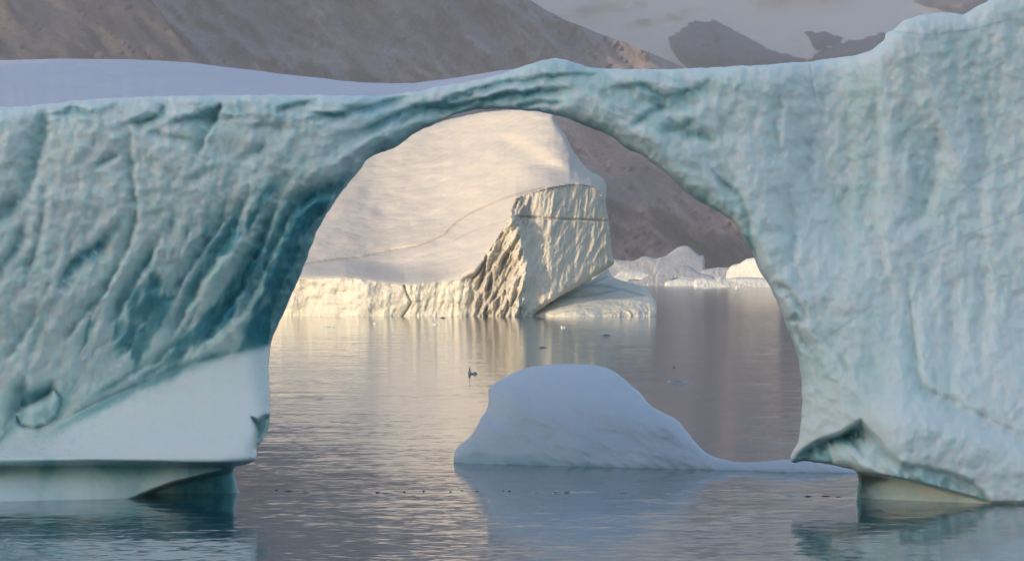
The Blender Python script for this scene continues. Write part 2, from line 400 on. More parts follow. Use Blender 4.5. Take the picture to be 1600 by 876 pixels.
LIPR = [(1225, 730), (1238, 712), (1275, 688), (1312, 676), (1345, 655), (1360, 672), (1376, 688), (1388, 706), (1410, 722), (1450, 728), (1495, 738), (1522, 752), (1540, 770), (1550, 783), (1640, 782), (1700, 830), (1200, 830)]
SHELFR = [(1342, 738), (1380, 742), (1430, 752), (1490, 768), (1548, 784), (1700, 796), (1700, 900), (1335, 900)]
MP = 192 / FPX
def arch_fields(U, V, d):
    dm = d * MP
    X = U * MP; Z = V * MP
    L = ss(700, 480, U)                      # the left half
    Rm = ss(980, 1150, U)                    # the right pier
    B = np.clip(1 - L - Rm, 0, 1)            # the bridge
    wu = U + 14 * fbm(U * .012, V * .012, 3, 71); wv = V + 14 * fbm(U * .012, V * .012, 3, 72)
    # ---- left wall : slanting scallops, growing with depth below the brow
    s, t = rot(wu, wv, 118)
    dg = ridged(s * .0045, t * .016, 3, 101, .42)
    dg2 = ridged(s * .010, t * .034, 3, 102, .42)
    s2, t2 = rot(wu, wv, 97)
    fl = ridged(s2 * .0026, t2 * .0085, 3, 103, .40)
    lump = fbm(wu * .010, wv * .010, 4, 104)
    lowmask = ss(250, 420, V + .25 * (U - 300)) * ss(640, 520, V + .28 * (U - 300) * 1.0) 
    edge_in = np.exp(-line(U, V, [(600, 240), (540, 292), (488, 380), (440, 500), (423, 545)]) / 95.0)
    streak = np.clip(lowmask * ss(-40, 140, U) + edge_in * ss(560, 500, V) * ss(240, 340, V), 0, 1)
    hol = 0
    hl = L * ((.75 - .45 * streak) * (fl - .6) * .8 + streak * ((dg - .55) * .8 + (dg2 - .55) * .3) + .55 * lump)
    # crinkled band under the brow
    brow = np.exp(-((V - 172 - 8 * fbm(U * .01, U * 0, 2, 3)) / 22.0) ** 2) * ss(40, 120, U) * L
    hl = hl + brow * (ridged(wu * .014, wv * .028, 3, 107, .42) - .62) * 1.3
    # ---- bridge : ribs that follow the span
    bs, bt = rot(wu, wv, -20); bs2, bt2 = rot(wu, wv, 24)
    rb = ridged(bs * .005, bt * .024, 3, 111, .42) * ss(880, 760, U) + ridged(bs2 * .005, bt2 * .018, 3, 112, .42) * ss(760, 880, U)
    Bw = ss(430, 600, U) * ss(1230, 1020, U) * ss(340, 230, V)
    hb = Bw * (rb - .6) * .9
    # ---- right pier : soft vertical flutes and pillows
    s3, t3 = rot(wu, wv, 86)
    vf = ridged(s3 * .0028, t3 * .0095, 3, 121, .36); vf2 = ridged(s3 * .012, t3 * .032, 3, 122, .5)
    s4, t4 = rot(wu, wv, 50); cr = ridged(s4 * .005, t4 * .014, 3, 123, .42)
    low = ss(640, 520, V - .0 * U)
    nearR = np.exp(-line(U, V, [(930, 203), (1050, 280), (1140, 343), (1192, 432), (1243, 545)]) / 110.0)
    hr = Rm * ((vf - .6) * 1.3 * (.35 + .65 * low) + (vf2 - .6) * .16 * (.25 + .75 * low) + .55 * fbm(wu * .009, wv * .007, 4, 124) + nearR * (cr - .6) * 1.1)
    H = .55 * (hl + hb) + .36 * hr
    # ---- smooth facet, lower left
    fs = sdpoly(U, V, FACET)
    fm = ss(10, -14, fs)
    H = H * (1 - .93 * fm)
    botm = ss(640, 715, V) * L
    H = H * (1 - .7 * botm)
    rb_ = ss(600, 700, V) * Rm
    H = H * (1 - .55 * rb_)
    # ---- the grooves one can follow in the photograph
    gu = U + 5 * fbm(U * .03, V * .03, 3, 171) + 2 * fbm(U * .1, V * .1, 2, 173); gv = V + 5 * fbm(U * .03, V * .03, 3, 172)
    GH, GT = grooves(gu, gv, GROOVES)
    GH = .65 * GH * (1 + .5 * fbm(U * .04, V * .04, 3, 175)); H = H - GH
    # ---- large shape
    D = 193.0 + 0 * U
    crease = lin(U, [(-300, 760), (0, 690), (70, 672), (150, 628), (250, 586), (330, 560), (430, 538), (600, 500)])
    k = np.clip((V - 165) / (crease - 165), 0, 1)
    DL = 192 + 4.6 * k ** 2.0
    below = np.clip((V - crease) / (716 - crease + 1e-3), 0, 1) * (V > crease)
    DL = DL - 5.2 * below ** .8 * ss(716 + 60, 640, V * 0 + 640)
    under = lin(U, [(-300, 726), (0, 722), (140, 719), (300, 722), (385, 722), (420, 716)])
    un = ss(-2, 9, V - under)
    DL = DL + un * 2.4 
    sh = np.clip((V - under - 9) / 52.0, 0, 1)
    shelf_edge = line(U, V, [(200, 785), (222, 772), (270, 754), (320, 742), (365, 732)])
    right_of = ss(-3, 5, (V - lin(U, [(100, 820), (222, 772), (270, 754), (320, 742), (365, 732), (420, 720)])))
    DL = DL - sh * lin(U, [(-300, 3.8), (0, 3.0), (220, .4), (420, 0)]) * (1 - right_of) + right_of * 4.2 * ss(200, 235, U)
    pit = sdpoly(U, V, [(22, 606), (34, 596), (44, 610), (62, 608), (80, 600), (92, 622), (84, 650), (60, 664), (40, 664), (24, 650), (6, 668), (10, 640)])
    DL = DL + 1.2 * ss(14, -14, pit)
    kn = -sdpoly(U, V, [(24, 646), (32, 634), (50, 629), (68, 620), (84, 608), (94, 622), (88, 648), (72, 662), (52, 667), (32, 662)])
    DL = DL - 1.2 * np.sqrt(np.clip(1 - (1 - np.clip(kn / 20, 0, 1)) ** 2, 0, 1))
    nick = sdpoly(U, V, [(394, 652), (404, 656), (412, 650), (426, 648), (424, 672), (404, 706), (398, 700), (400, 672)])
    DL = DL + (2.0 + .8 * fbm(U * .08, V * .05, 2, 6)) * ss(3, -4, nick)
    DR = 194.5 - 1.2 * ss(200, 500, V) - 3.2 * ss(430, 700, V) * ss(1230, 1420, U) + 1.6 * np.exp(-((U - 1290) / 60) ** 2) * ss(480, 300, V)
    # brow of the smooth bulge, lower right
    bl = V - lin(U, [(1200, 560), (1300, 600), (1400, 628), (1470, 640), (1540, 670), (1620, 700), (1800, 730)])
    DR = DR - 1.5 * ss(-30, 40, bl) * ss(1300, 1420, U)
    lip = sdpoly(U, V, LIPR); shf = sdpoly(U, V, SHELFR)
    lm = ss(3, -8, lip)
    wall_back = lin(U, [(1200, 232), (1340, 226), (1400, 207), (1480, 198), (1560, 195), (1700, 194)])
    fac = 3.0 * (ridged(rot(U, V, 60)[0] * .012, rot(U, V, 60)[1] * .02, 3, 131) - .5)
    fade_ = 1 - .75 * ss(672, 732, V)
    cavern = lin(U, [(1200, 1.3), (1300, 1.2), (1345, 1.6), (1420, 1.8), (1500, 1.6), (1560, 1.4), (1700, 1.2)])
    cav = (cavern + fac * .7) * fade_
    DR = DR + lm * cav
    fB_ = sdpoly(U, V, [(1292, 690), (1330, 697), (1352, 712), (1376, 738), (1345, 738), (1304, 724)]); DR = DR - .5 * ss(4, -12, fB_) * lm
    sm_ = ss(2, -4, shf)
    shd = lin(U, [(1330, 193.5), (1450, 190.7), (1545, 189.1), (1700, 187.5)]) + 1.6 * np.clip((792 - V) / 47, 0, 1)
    DR = DR * (1 - sm_) + shd * sm_
    D = DL * L + DR * Rm + 194.3 * B - H * (1 - .8 * lm) * (1 - sm_)
    D = D + (-.35 * fbm(U * .05, V * .04, 3, 140) * (1 - fm) * (1 - .7 * botm))*.6
    # ---- rolled edges (soffit and brow)
    isop = line(U, V, [(1251, 640), (1243, 545), (1192, 432), (1140, 343), (1050, 280), (930, 203), (815, 172), (715, 178), (640, 214), (577, 246), (520, 320), (478, 408), (424, 532), (421, 650)])
    top = np.exp(-isop / 60.0)
    Rr = 1.0 + top * lin(U, [(421, 1.2), (500, 1.0), (580, .2), (700, 0), (900, 0), (1150, .5), (1251, .8)]) * ss(640, 540, V)
    x = np.clip(1 - dm / Rr, 0, 1)
    D = D + Rr * (1 - np.sqrt(1 - x ** 2 * .999))
    # ---- blue ice: clear old ice, plus shade painted into grooves, undercuts and edges
    T = .15 + L * (.04 + .55 * streak * ss(.58, .36, dg * .7 + dg2 * .3) + .12 * streak + .14 * ss(.55, .35, fl) * (1 - streak) + .22 * brow * ss(.7, .45, ridged(wu * .02, wv * .035, 4, 107)))
    T = T + Bw * (.05 + .20 * ss(.66, .42, rb)) + Rm * (.02 + .18 * ss(.6, .35, vf) + .22 * nearR * ss(.62, .42, cr))
    T = T + L * .30 * edge_in * ss(560, 480, V) * ss(270, 360, V) + .22 * np.exp(-isop / 7.0) * ss(640, 560, V)
    T = np.maximum(T, GT * 1.15 + .13)
    T = T * (1 - .95 * fm) * (1 - .6 * rb_)
    T = T + L * ss(-8, 4, V - under) * (.22 + .25 * ss(34, 6, V - under)) + .45 * ss(12, -8, pit) * L * (1 - .9 * ss(-2, 6, kn))
    T = T + lm * (1 - sm_) * (.20 + .25 * fac * .5) + .55 * right_of * ss(200, 235, U) * L + .4 * ss(3, -4, nick) * L
    ins_ = lm * (1 - sm_)
    fA = sdpoly(U, V, [(1230, 722), (1262, 698), (1290, 690), (1302, 724)]); fB = sdpoly(U, V, [(1292, 690), (1330, 697), (1352, 712), (1376, 738), (1345, 738), (1304, 724)])
    fC = sdpoly(U, V, [(1296, 682), (1348, 654), (1352, 690), (1345, 706), (1328, 696)]); fD = sdpoly(U, V, [(1350, 672), (1378, 712), (1392, 740), (1374, 736), (1352, 708)])
    T = T * (1 - ins_) + ins_ * np.clip(.54 + .26 * np.exp(np.minimum(lip, 0) / 7) + .22 * ss(3, -3, fA) - .20 * ss(3, -3, fB) + .22 * ss(3, -3, fC) - .1 * ss(3, -3, fD) + .22 * fbm(U * .03, V * .05, 3, 190), 0, 1)
    T = T * (1 - sm_) + sm_ * (.26 + .15 * fbm(U * .02, V * .06, 3, 191))
    Wt = .75 * fm + .30 * (1 - streak) * L * ss(.55, .8, fl) + .15 * L * ss(12, 40, V - under) * (1 - right_of) + .35 * Rm * rb_ * (1 - lm) * (1 - sm_) + .6 * Rm * ss(-.35, .45, fbm(wu * .006, wv * .006, 3, 150))
    Wt = Wt + .5 * ss(.9, .2, dm) * ss(200, 150, V) * (1 - B) 
    vn = np.minimum.reduce([line(U, V, [(1264, 552), (1300, 520), (1335, 497), (1362, 476)]), line(U, V, [(1500, 300), (1560, 262), (1640, 230)]), line(U, V, [(1400, 50), (1450, 55), (1520, 46), (1580, 30)]),
                            line(U, V, [(1440, 400), (1500, 372), (1600, 330)]), line(U, V, [(1418, 440), (1424, 500), (1432, 560)]), line(U, V, [(1265, 100), (1268, 130), (1275, 160)])])
    ve = ss(2.6, .4, vn)
    nk = ss(4, -3, nick); Wt = Wt * (1 - nk); T = T + .25 * nk
    Wt = Wt + .45 * ss(3, -3, sdpoly(U, V, [(1380, 60), (1384, 40), (1500, 10), (1560, -40), (1720, -90), (1720, 10), (1620, 20), (1580, 30), (1520, 46), (1450, 55), (1400, 52)]))
    return D, np.clip(T, 0, 1), np.clip(Wt, 0, 1), ve
GROOVES = [([(66, 686), (110, 658), (180, 622), (250, 590), (330, 557), (405, 538)], 9, .4, .5, 0), ([(110, 690), (160, 655), (200, 630)], 5, .3, .4, .2), ([(150, 620), (190, 590), (240, 560)], 5, .35, .4, .2), ([(210, 600), (250, 570), (300, 548)], 5, .35, .4, .2), ([(-20, 700), (10, 680), (30, 650), (40, 620)], 8, .4, .5, .2),([(75, 168), (70, 205), (58, 250), (48, 288), (40, 318)], 13, .9, .42, .3), ([(70, 290), (64, 350), (50, 410), (34, 455)], 6, .5, .3, 0),
  ([(204, 186), (202, 230), (209, 285), (212, 335), (204, 372), (186, 412), (164, 452), (138, 505)], 8, .7, .40, .3), ([(347, 150), (336, 185), (320, 212), (306, 246)], 9, .8, .45, .4),
  ([(148, 264), (162, 252), (188, 242)], 5, .5, .45, 0), ([(88, 452), (112, 412), (148, 388), (168, 362)], 13, .9, .60, .3), ([(-40, 360), (5, 330), (42, 302)], 18, .9, .45, .2),
  ([(-30, 460), (0, 420), (25, 380), (40, 340)], 10, .7, .4, .2),
  ([(352, 322), (344, 348), (330, 372), (308, 400), (288, 432), (268, 475)], 9, .8, .5, .3), ([(388, 306), (370, 340), (354, 372), (334, 404), (310, 444), (290, 484), (262, 530)], 13, 1.1, .6, .3),
  ([(442, 300), (426, 332), (414, 364), (394, 402), (374, 444), (350, 486), (320, 528)], 12, 1.1, .6, .3), ([(525, 298), (486, 308), (456, 330), (440, 364), (420, 404), (400, 446), (368, 505)], 15, 1.3, .65, .3),
  ([(252, 368), (236, 400), (216, 432), (194, 468), (168, 512)], 9, .8, .5, .3), ([(505, 325), (482, 372), (462, 412), (442, 452), (425, 492), (405, 528)], 15, 1.0, .55, 0),
  ([(150, 470), (125, 500), (100, 535)], 8, .6, .4, .2), ([(240, 480), (215, 520), (180, 560)], 9, .6, .4, .2), ([(60, 480), (40, 520), (10, 560)], 8, .5, .35, .2), ([(300, 500), (270, 540), (230, 575)], 8, .6, .45, .2),
  ([(82, 182), (108, 172), (145, 176)], 7, .6, .5, .2), ([(204, 190), (236, 186), (258, 164)], 7, .6, .5, .3), ([(262, 196), (292, 186), (320, 182), (346, 164)], 10, .7, .45, .3), ([(228, 205), (262, 212), (300, 220)], 8, .4, .3, .3),
  ([(430, 174), (466, 160), (505, 154)], 5, .5, .5, .3), ([(478, 176), (520, 179), (560, 171), (600, 160), (645, 149)], 8, .8, .6, .3), ([(548, 214), (588, 192), (636, 172), (690, 160), (745, 148)], 9, .8, .55, .3),
  ([(392, 202), (420, 196), (450, 200)], 12, .5, .25, 0), ([(372, 256), (398, 238), (420, 226)], 11, .5, .25, 0), ([(300, 290), (330, 262)], 9, .4, .22, 0),
  ([(615, 196), (660, 172), (720, 166), (772, 152), (830, 143), (900, 138)], 8, .8, .6, .3), ([(798, 168), (838, 161), (885, 160)], 5, .4, .5, 0), ([(795, 128), (856, 121), (935, 116)], 6, .5, .4, .3), ([(700, 152), (760, 136), (820, 120)], 6, .5, .45, .3),
  ([(955, 140), (1000, 134), (1040, 150), (1080, 142), (1115, 128)], 11, .6, .42, .3), ([(995, 156), (1050, 168), (1095, 160)], 10, .5, .35, 0), ([(985, 196), (1008, 180), (1045, 166)], 7, .5, .4, .2),
  ([(1062, 208), (1095, 212), (1122, 226)], 8, .6, .45, 0), ([(1108, 262), (1130, 282), (1150, 302), (1166, 332), (1172, 382), (1192, 432)], 7, .6, .5, .3), ([(1090, 190), (1070, 200), (1040, 204)], 7, .5, .35, 0),
  ([(1270, 205), (1264, 255), (1274, 305)], 12, .5, .18, .2), ([(1220, 145), (1214, 200), (1222, 262)], 12, .5, .2, .2), ([(1370, 160), (1368, 260), (1362, 340), (1376, 400), (1392, 455)], 15, .7, .22, .3),
  ([(1466, 200), (1464, 260), (1440, 330), (1408, 362)], 18, .7, .25, .2), ([(1320, 180), (1328, 250), (1318, 330), (1326, 420)], 12, .5, .14, .2), ([(1530, 150), (1540, 240), (1528, 340), (1540, 440), (1530, 540)], 16, .5, .12, .2),
  ([(1206, 440), (1238, 464), (1262, 502)], 6, .5, .4, .2), ([(1242, 488), (1248, 518), (1268, 552)], 6, .5, .45, .2), ([(1225, 498), (1262, 504)], 5, .4, .4, 0), ([(1310, 552), (1330, 582)], 5, .3, .2, 0),
  ([(1422, 470), (1430, 560), (1442, 604), (1482, 622), (1560, 662), (1640, 700)], 12, .7, .25, .3), ([(1230, 300), (1240, 370), (1225, 430)], 10, .4, .16, 0), ([(1480, 420), (1490, 500), (1500, 560)], 12, .4, .12, 0)]
_cache = {}
def arch_depth(U, V, d):
    r = arch_fields(U, V, d); _cache['a'] = r; return r[0]
arch = empty('arch_iceberg', (0, 196, 0))
tag(arch, 'huge blue green ice arch spanning the whole view over open water', 'iceberg')
def world_child(ob, par):
    ob.parent = par; ob.matrix_parent_inverse = par.matrix_world.inverted() if False else __import__('mathutils').Matrix.Translation(-par.location)
ob = relief('ice_wall', ARCH, arch_depth, 2.2, 17, M_ICE, attrs={'teal': lambda U, V, d: _cache['a'][1], 'white': lambda U, V, d: _cache['a'][2], 'vein': lambda U, V, d: _cache['a'][3]}, rough=3.0, seed=7, rfreq=.045, sub=4)
world_child(ob, arch)
# snow cap: a plateau rising away from the brow of the left pier
us = np.linspace(-330, 820, 300); ts = np.linspace(0, 1, 90)
Ug, Tg = np.meshgrid(us, ts)
brow_v = 1.6 * fbm(Ug * .06, Ug * 0, 4, 91) + 1.5 * fbm(Ug * .012, Ug * 0, 2, 92) + lin(Ug, [(-330, 186), (-60, 173), (0, 169), (120, 158), (200, 153), (340, 150), (590, 151), (640, 145), (700, 134), (760, 121), (820, 107)])
sky_v = lin(Ug, [(-330, 110), (-150, 98), (0, 94.5), (90, 92), (200, 93), (300, 98), (370, 107), (450, 117), (540, 127), (600, 130.5), (645, 130), (690, 125), (740, 117), (780, 110), (820, 106)])
Dd = 193.6 + Tg * 30 * ss(760, 420, Ug) + Tg * 2
bulge = 1 - (1 - np.clip(Tg / .8, 0, 1)) ** 1.7
Vv = brow_v + 3 - (brow_v + 3 - sky_v) * bulge
Vv = Vv + 5 * ss(.03, 0, Tg); Dd = Dd + 1.0 + 2.2 * ss(540, 640, Ug)
co = unproj(Ug, Vv, Dd)
co[..., 2] += .05 * fbm(co[..., 0] * .3, co[..., 1] * .3, 4, 3) - ss(.8, 1, Tg) * (.35 + 2.1 * ss(600, 430, Ug)) - .5 * ss(.02, 0, Tg) * ss(760, 600, Ug)
# skirt down the back
sk = co[-1:].copy(); sk[..., 2] = np.where(us < 330, -2, sk[..., 2] - .25 - 22 * ss(385, 330, us)[None]); sk[..., 1] += 3 * ss(700, 500, us)[None]
co = np.concatenate([co, sk]); nr, nc = co.shape[:2]
idx = np.arange(nr * nc).reshape(nr, nc)
q = np.stack([idx[:-1, :-1], idx[:-1, 1:], idx[1:, 1:], idx[1:, :-1]], -1).reshape(-1, 4)
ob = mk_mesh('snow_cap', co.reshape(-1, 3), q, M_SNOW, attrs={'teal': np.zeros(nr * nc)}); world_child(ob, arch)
# ------------------------------------------------------------------ small iceberg beyond the arch
SMALL = [(709, 740), (709, 712), (713, 700), (730, 686), (742, 672), (750, 655), (760, 640), (764, 624), (762.5, 617), (764, 607), (769, 601), (786, 591), (805, 580), (830, 573), (860, 569.5), (900, 568.5), (935, 571), (958, 579), (985, 600),
         (1003, 617), (1018, 634), (1040, 646), (1058, 656), (1072, 672), (1088, 692), (1105, 708), (1130, 717), (1160, 722), (1190, 721), (1222, 718), (1250, 718), (1285, 724), (1320, 730), (1342, 737), (1352, 748), (1340, 765), (1200, 775), (900, 775), (712, 765)]
def small_depth(U, V, d):
    wl = lin(U, [(700, 722), (720, 722.5), (900, 728), (1100, 733), (1230, 737), (1345, 739)])
    D = 68304 / (wl - 425)
    up = np.clip(wl - V, 0, 999) / 25.0                      # metres up
    D = D + .35 * up + .22 * up ** 2
    x = np.clip(1 - d / 26, 0, 1)
    D = D + 1.3 * (1 - np.sqrt(1 - .999 * x ** 2))
    s, t = rot(U, V, 28)
    ridge = line(U, V, [(763, 612), (800, 628), (870, 640), (960, 646), (1030, 655)])
    D = D - .75 * np.exp(-(ridge / 32) ** 2)
    D = D - .55 * fbm(s * .010, t * .022, 4, 60) - .10 * fbm(s * .04, t * .10, 4, 61) - .25 * (ridged(s * .008, t * .03, 3, 62) - .5)
    D = D + .7 * gau(U, V, 770, 640, 22, 60, 15)
    return D
def small_teal(U, V, d):
    wl = lin(U, [(700, 722), (900, 728), (1100, 733), (1345, 739)])
    band = lin(U, [(700, 6), (735, 17), (800, 15), (880, 9), (960, 3), (1345, 2)])
    return .38 * ss(band + 3, band - 3, wl - V)
o = relief('small_iceberg', SMALL, small_depth, 2.0, 9, M_MOUND, attrs={'teal': small_teal}, rough=1.6, seed=3, rfreq=.12)
tag(o, 'low rounded blue white iceberg with a long thin tail floating inside the arch', 'iceberg')

# ------------------------------------------------------------------ far sunlit iceberg
big = empty('tilted_iceberg', (0, 1000, 0))
tag(big, 'big sunlit cream iceberg with tilted snow slope and steep cracked cliff', 'iceberg')
CT = [(300, 446), (440, 440), (480, 437), (540, 434), (570, 437), (610, 444), (632, 447), (660, 443), (700, 441), (725, 436), (742, 430), (752, 415), (762, 396), (778, 372), (788, 352), (796, 335), (803, 318), (806, 311), (830, 301), (860, 293), (890, 288), (905, 287), (925, 291), (938, 300), (950, 330)]
FAR = [(300, 520), (290, 440), (300, 420), (340, 380), (400, 330), (470, 285), (560, 240), (640, 207), (690, 190), (740, 178), (785, 172), (820, 171.5), (850, 176), (864, 179), (866, 188), (876, 202), (884, 212), (893, 232), (906, 250), (920, 266), (936, 274), (946, 284),
       (948, 298), (946, 316), (950, 340), (954, 362), (955, 385), (957, 400), (960, 410), (955, 416), (940, 426), (915, 440), (880, 460), (855, 476), (835, 494), (840, 520)]
def far_depth(U, V, d):
    e = lin(U, CT + [(958, 400), (1000, 420)])
    up = np.clip(e - V, 0, 999)
    cl = np.clip(V - e, 0, 999)
    big_ = ss(715, 760, U)
    Dc = 990 + 0 * U
    # low cliff is near vertical, the large cliff leans back a little and turns away to the right
    Dc = Dc + .02 * np.clip(494 - V, 0, 400) * big_ + lin(U, [(300, 30), (440, 6), (560, 0), (740, 0), (800, -6), (860, -4), (958, 9)])
    s, t = rot(U, V, 100)
    rg = ridged(s * .012, t * .075, 4, 41, .6); s, t = rot(U, V, 122); rg2 = ridged(s * .008, t * .05, 4, 42, .6)
    crease = np.exp(-line(U, V, [(805, 312), (822, 350), (826, 400), (838, 440), (850, 470)]) / 7.0)
    left_c = ss(835, 800, U)
    disp = big_ * ((rg - .6) * (.8 + 3.7 * left_c) + (rg2 - .6) * (.9 + 4.4 * left_c) - 4.0 * crease * 0 + 4 * np.exp(-(line(U, V, [(795, 335), (812, 380), (820, 430), (800, 494)]) / 14) ** 2))
    disp = disp + (1 - big_) * ((rg - .6) * .8 * ss(620, 650, U) + (rg - .6) * .25 + 1.8 * fbm(U * .02, V * .035, 4, 43))
    Dcl = Dc - disp
    eS = sum(lin(U + o_, CT + [(958, 400), (1000, 420)]) for o_ in range(-60, 61, 10)) / 13.0
    Ds = 992 + .45 * np.clip(eS - V, -40, 999) + 6.5 * fbm(U * .006 + .003 * V, V * .009, 4, 44) * ss(0, 40, up) + 1.0 * fbm(U * .02 + V * .02, V * .06, 3, 45)
    sh = line(U, V, [(800, 225), (860, 262), (905, 287)]); Ds = Ds + 3.5 * np.exp(-(sh / 16) ** 2) * ss(0, 1, U - 700)
    # ledge at the back of the low cliff
    Ds = Ds + 20 * ss(0, 34, up) * ss(740, 560, U)
    Ds = Dc * np.exp(-up / 9.0) + Ds * (1 - np.exp(-up / 9.0))
    D = np.where(V > e, Dcl, Ds - 1.2 * big_ * np.exp(-up / 4.0) + (Dcl - Dc) * np.exp(-up / 3.0))
    # open cracks crossing the snow
    ck = np.minimum(line(U, V, [(480, 412), (520, 405), (560, 402), (610, 391), (655, 383), (695, 366), (715, 345), (740, 330), (790, 308), (850, 292)]), line(U, V, [(712, 374), (735, 362), (770, 350), (790, 345)]) + 1.0)
    D = D + .9 * ss(2.0, .3, ck + .8 * fbm(U * .08, V * .08, 2, 9)) * (V < e)
    g = line(U, V, [(632, 447), (636, 460), (643, 472), (636, 484), (628, 496)]); D = D + 1.5 * ss(2.5, .5, g)
    hc = line(U, V, [(806, 338), (840, 340), (870, 342), (910, 343), (952, 346)]); D = D + 1.0 * ss(2.2, .3, hc) * (V > e)
    x = np.clip(1 - d / 9, 0, 1); D = D + 4 * (1 - np.sqrt(1 - .999 * x ** 2))
    return D
R = relief_data(FAR, far_depth, 1.6, 70, rough=1.2, seed=12, rfreq=.09, sub=3)
fe = lin(R['fu'], CT + [(958, 400), (1000, 420)])
issnow = R['fv'] < fe; islow = (~issnow) & (R['fu'] < lin(R['fv'], [(430, 742), (460, 728), (496, 714)]))
iscl = ~issnow & ~islow
ck_ = np.minimum(line(R['U'], R['V'], [(480, 412), (520, 405), (560, 402), (610, 391), (655, 383), (695, 366), (715, 345), (740, 330), (790, 308), (850, 292)]), line(R['U'], R['V'], [(712, 374), (735, 362), (770, 350), (790, 345)]) + 1.0)
ck_ = .9 * ss(2.8, .4, ck_ + .8 * fbm(R['U'] * .08, R['V'] * .08, 2, 9)); ck_ = np.concatenate([ck_, ck_[R['nb']]])
def sub_mesh(name, faces, mat):
    f = faces.ravel(); u_, inv = np.unique(f, return_inverse=True)
    ob = mk_mesh(name, R['co'][u_], inv.reshape(-1, 4), mat, attrs={'teal': ck_[u_] * (name == 'snow_slope')}); world_child(ob, big); return ob
sub_mesh('snow_slope', np.concatenate([R['front'][issnow], R['back'][issnow]]), M_FARSNOW)
sub_mesh('low_cliff', np.concatenate([R['front'][islow], R['back'][islow]]), M_LOWCLIFF)
sub_mesh('ice_cliff', np.concatenate([R['front'][iscl], R['back'][iscl]]), M_CLIFF)
TOE = [(815, 515), (822, 496), (850, 476), (890, 455), (920, 440), (945, 424), (951, 420), (958, 432), (975, 439), (1000, 446), (1012, 454), (1022, 466), (1026, 476), (1024, 500), (1018, 515)]
def toe_depth(U, V, d):
    up = np.clip(494 - V, 0, 200)
    D = 983 + .25 * up + .012 * up ** 2 + lin(U, [(815, 6), (900, 0), (1025, 8)]) - 1.5 * fbm(U * .03, V * .05, 4, 51)
    D = D - 2.4 * (ridged(U * .08, V * .05, 4, 52, .6) - .5) * ss(30, 8, up) * ss(940, 990, U)
    x = np.clip(1 - d / 12, 0, 1); return D + 5 * (1 - np.sqrt(1 - .999 * x ** 2))
def toe_teal(U, V, d):
    q = np.minimum.reduce([line(U, V, [(826, 494), (860, 474), (900, 455), (948, 432)]), line(U, V, [(870, 466), (905, 464), (950, 456), (972, 452), (1005, 462)]), line(U, V, [(905, 446), (940, 446), (975, 452)])])
    return ss(2.6, .5, q)
ob = relief('ice_toe', TOE, toe_depth, 1.4, 40, M_LOWCLIFF, attrs={'teal': toe_teal}, rough=1.2, seed=9, rfreq=.1); world_child(ob, big)

# ------------------------------------------------------------------ distant icebergs
def dist_berg(label, pts, wl, back, k=.8, seed=0, mat=None, amp=1.5, base=0, rough=1.0, name='distant_iceberg', turn=0):
    D0 = 68304 / (wl - 425) + base
    um = sum(p[0] for p in pts) / len(pts)
    def f(U, V, d):
        up = np.clip(wl - V, 0, 200)
        D = D0 + k * up + turn * (U - um) - amp * (ridged(U * .09, V * .04, 4, seed, .6) - .5) - amp * 1.2 * fbm(U * .05, V * .09, 3, seed + 3)
        x = np.clip(1 - d / 5, 0, 1); return D + 8 * (1 - np.sqrt(1 - .999 * x ** 2))
    lo = max(p[0] for p in pts), min(p[0] for p in pts)
    o = relief(name, pts + [(lo[0], wl + 5), (lo[1], wl + 5)], f, .6, back, mat or M_DIST, attrs={'teal': zero}, rough=rough, seed=seed, rfreq=.3, sub=1.2)
    tag(o, label, 'iceberg', 'icebergs gathered along the far shore'); return o
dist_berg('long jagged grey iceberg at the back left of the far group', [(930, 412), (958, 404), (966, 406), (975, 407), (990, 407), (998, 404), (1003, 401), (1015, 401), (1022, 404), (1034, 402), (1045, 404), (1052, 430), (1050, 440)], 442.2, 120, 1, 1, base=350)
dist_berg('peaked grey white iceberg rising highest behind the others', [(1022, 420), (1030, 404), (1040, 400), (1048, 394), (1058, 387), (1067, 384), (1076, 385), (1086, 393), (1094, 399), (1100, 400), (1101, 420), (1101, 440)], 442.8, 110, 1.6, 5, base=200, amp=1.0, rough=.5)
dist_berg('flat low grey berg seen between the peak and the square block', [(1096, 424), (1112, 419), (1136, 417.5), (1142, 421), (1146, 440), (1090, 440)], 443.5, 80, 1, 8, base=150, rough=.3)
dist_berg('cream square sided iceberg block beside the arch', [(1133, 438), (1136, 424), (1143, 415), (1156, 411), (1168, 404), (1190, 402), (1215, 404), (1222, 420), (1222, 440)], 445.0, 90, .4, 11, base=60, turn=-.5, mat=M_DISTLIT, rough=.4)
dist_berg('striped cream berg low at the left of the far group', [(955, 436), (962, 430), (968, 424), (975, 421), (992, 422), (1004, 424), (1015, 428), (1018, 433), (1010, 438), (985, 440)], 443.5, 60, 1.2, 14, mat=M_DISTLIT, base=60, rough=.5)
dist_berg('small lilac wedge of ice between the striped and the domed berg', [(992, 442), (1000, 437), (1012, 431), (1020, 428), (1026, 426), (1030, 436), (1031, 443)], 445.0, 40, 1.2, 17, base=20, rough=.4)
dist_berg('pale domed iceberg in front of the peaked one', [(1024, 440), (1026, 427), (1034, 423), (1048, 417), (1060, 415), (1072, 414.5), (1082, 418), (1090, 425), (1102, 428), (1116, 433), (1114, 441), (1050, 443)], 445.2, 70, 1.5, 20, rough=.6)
dist_berg('long low bright ice shelf along the water, left half', [(1038, 446), (1040, 440), (1052, 437), (1064, 434), (1080, 436), (1090, 439), (1090, 447)], 445.8, 30, .8, 23, mat=M_DISTLIT, rough=.7)
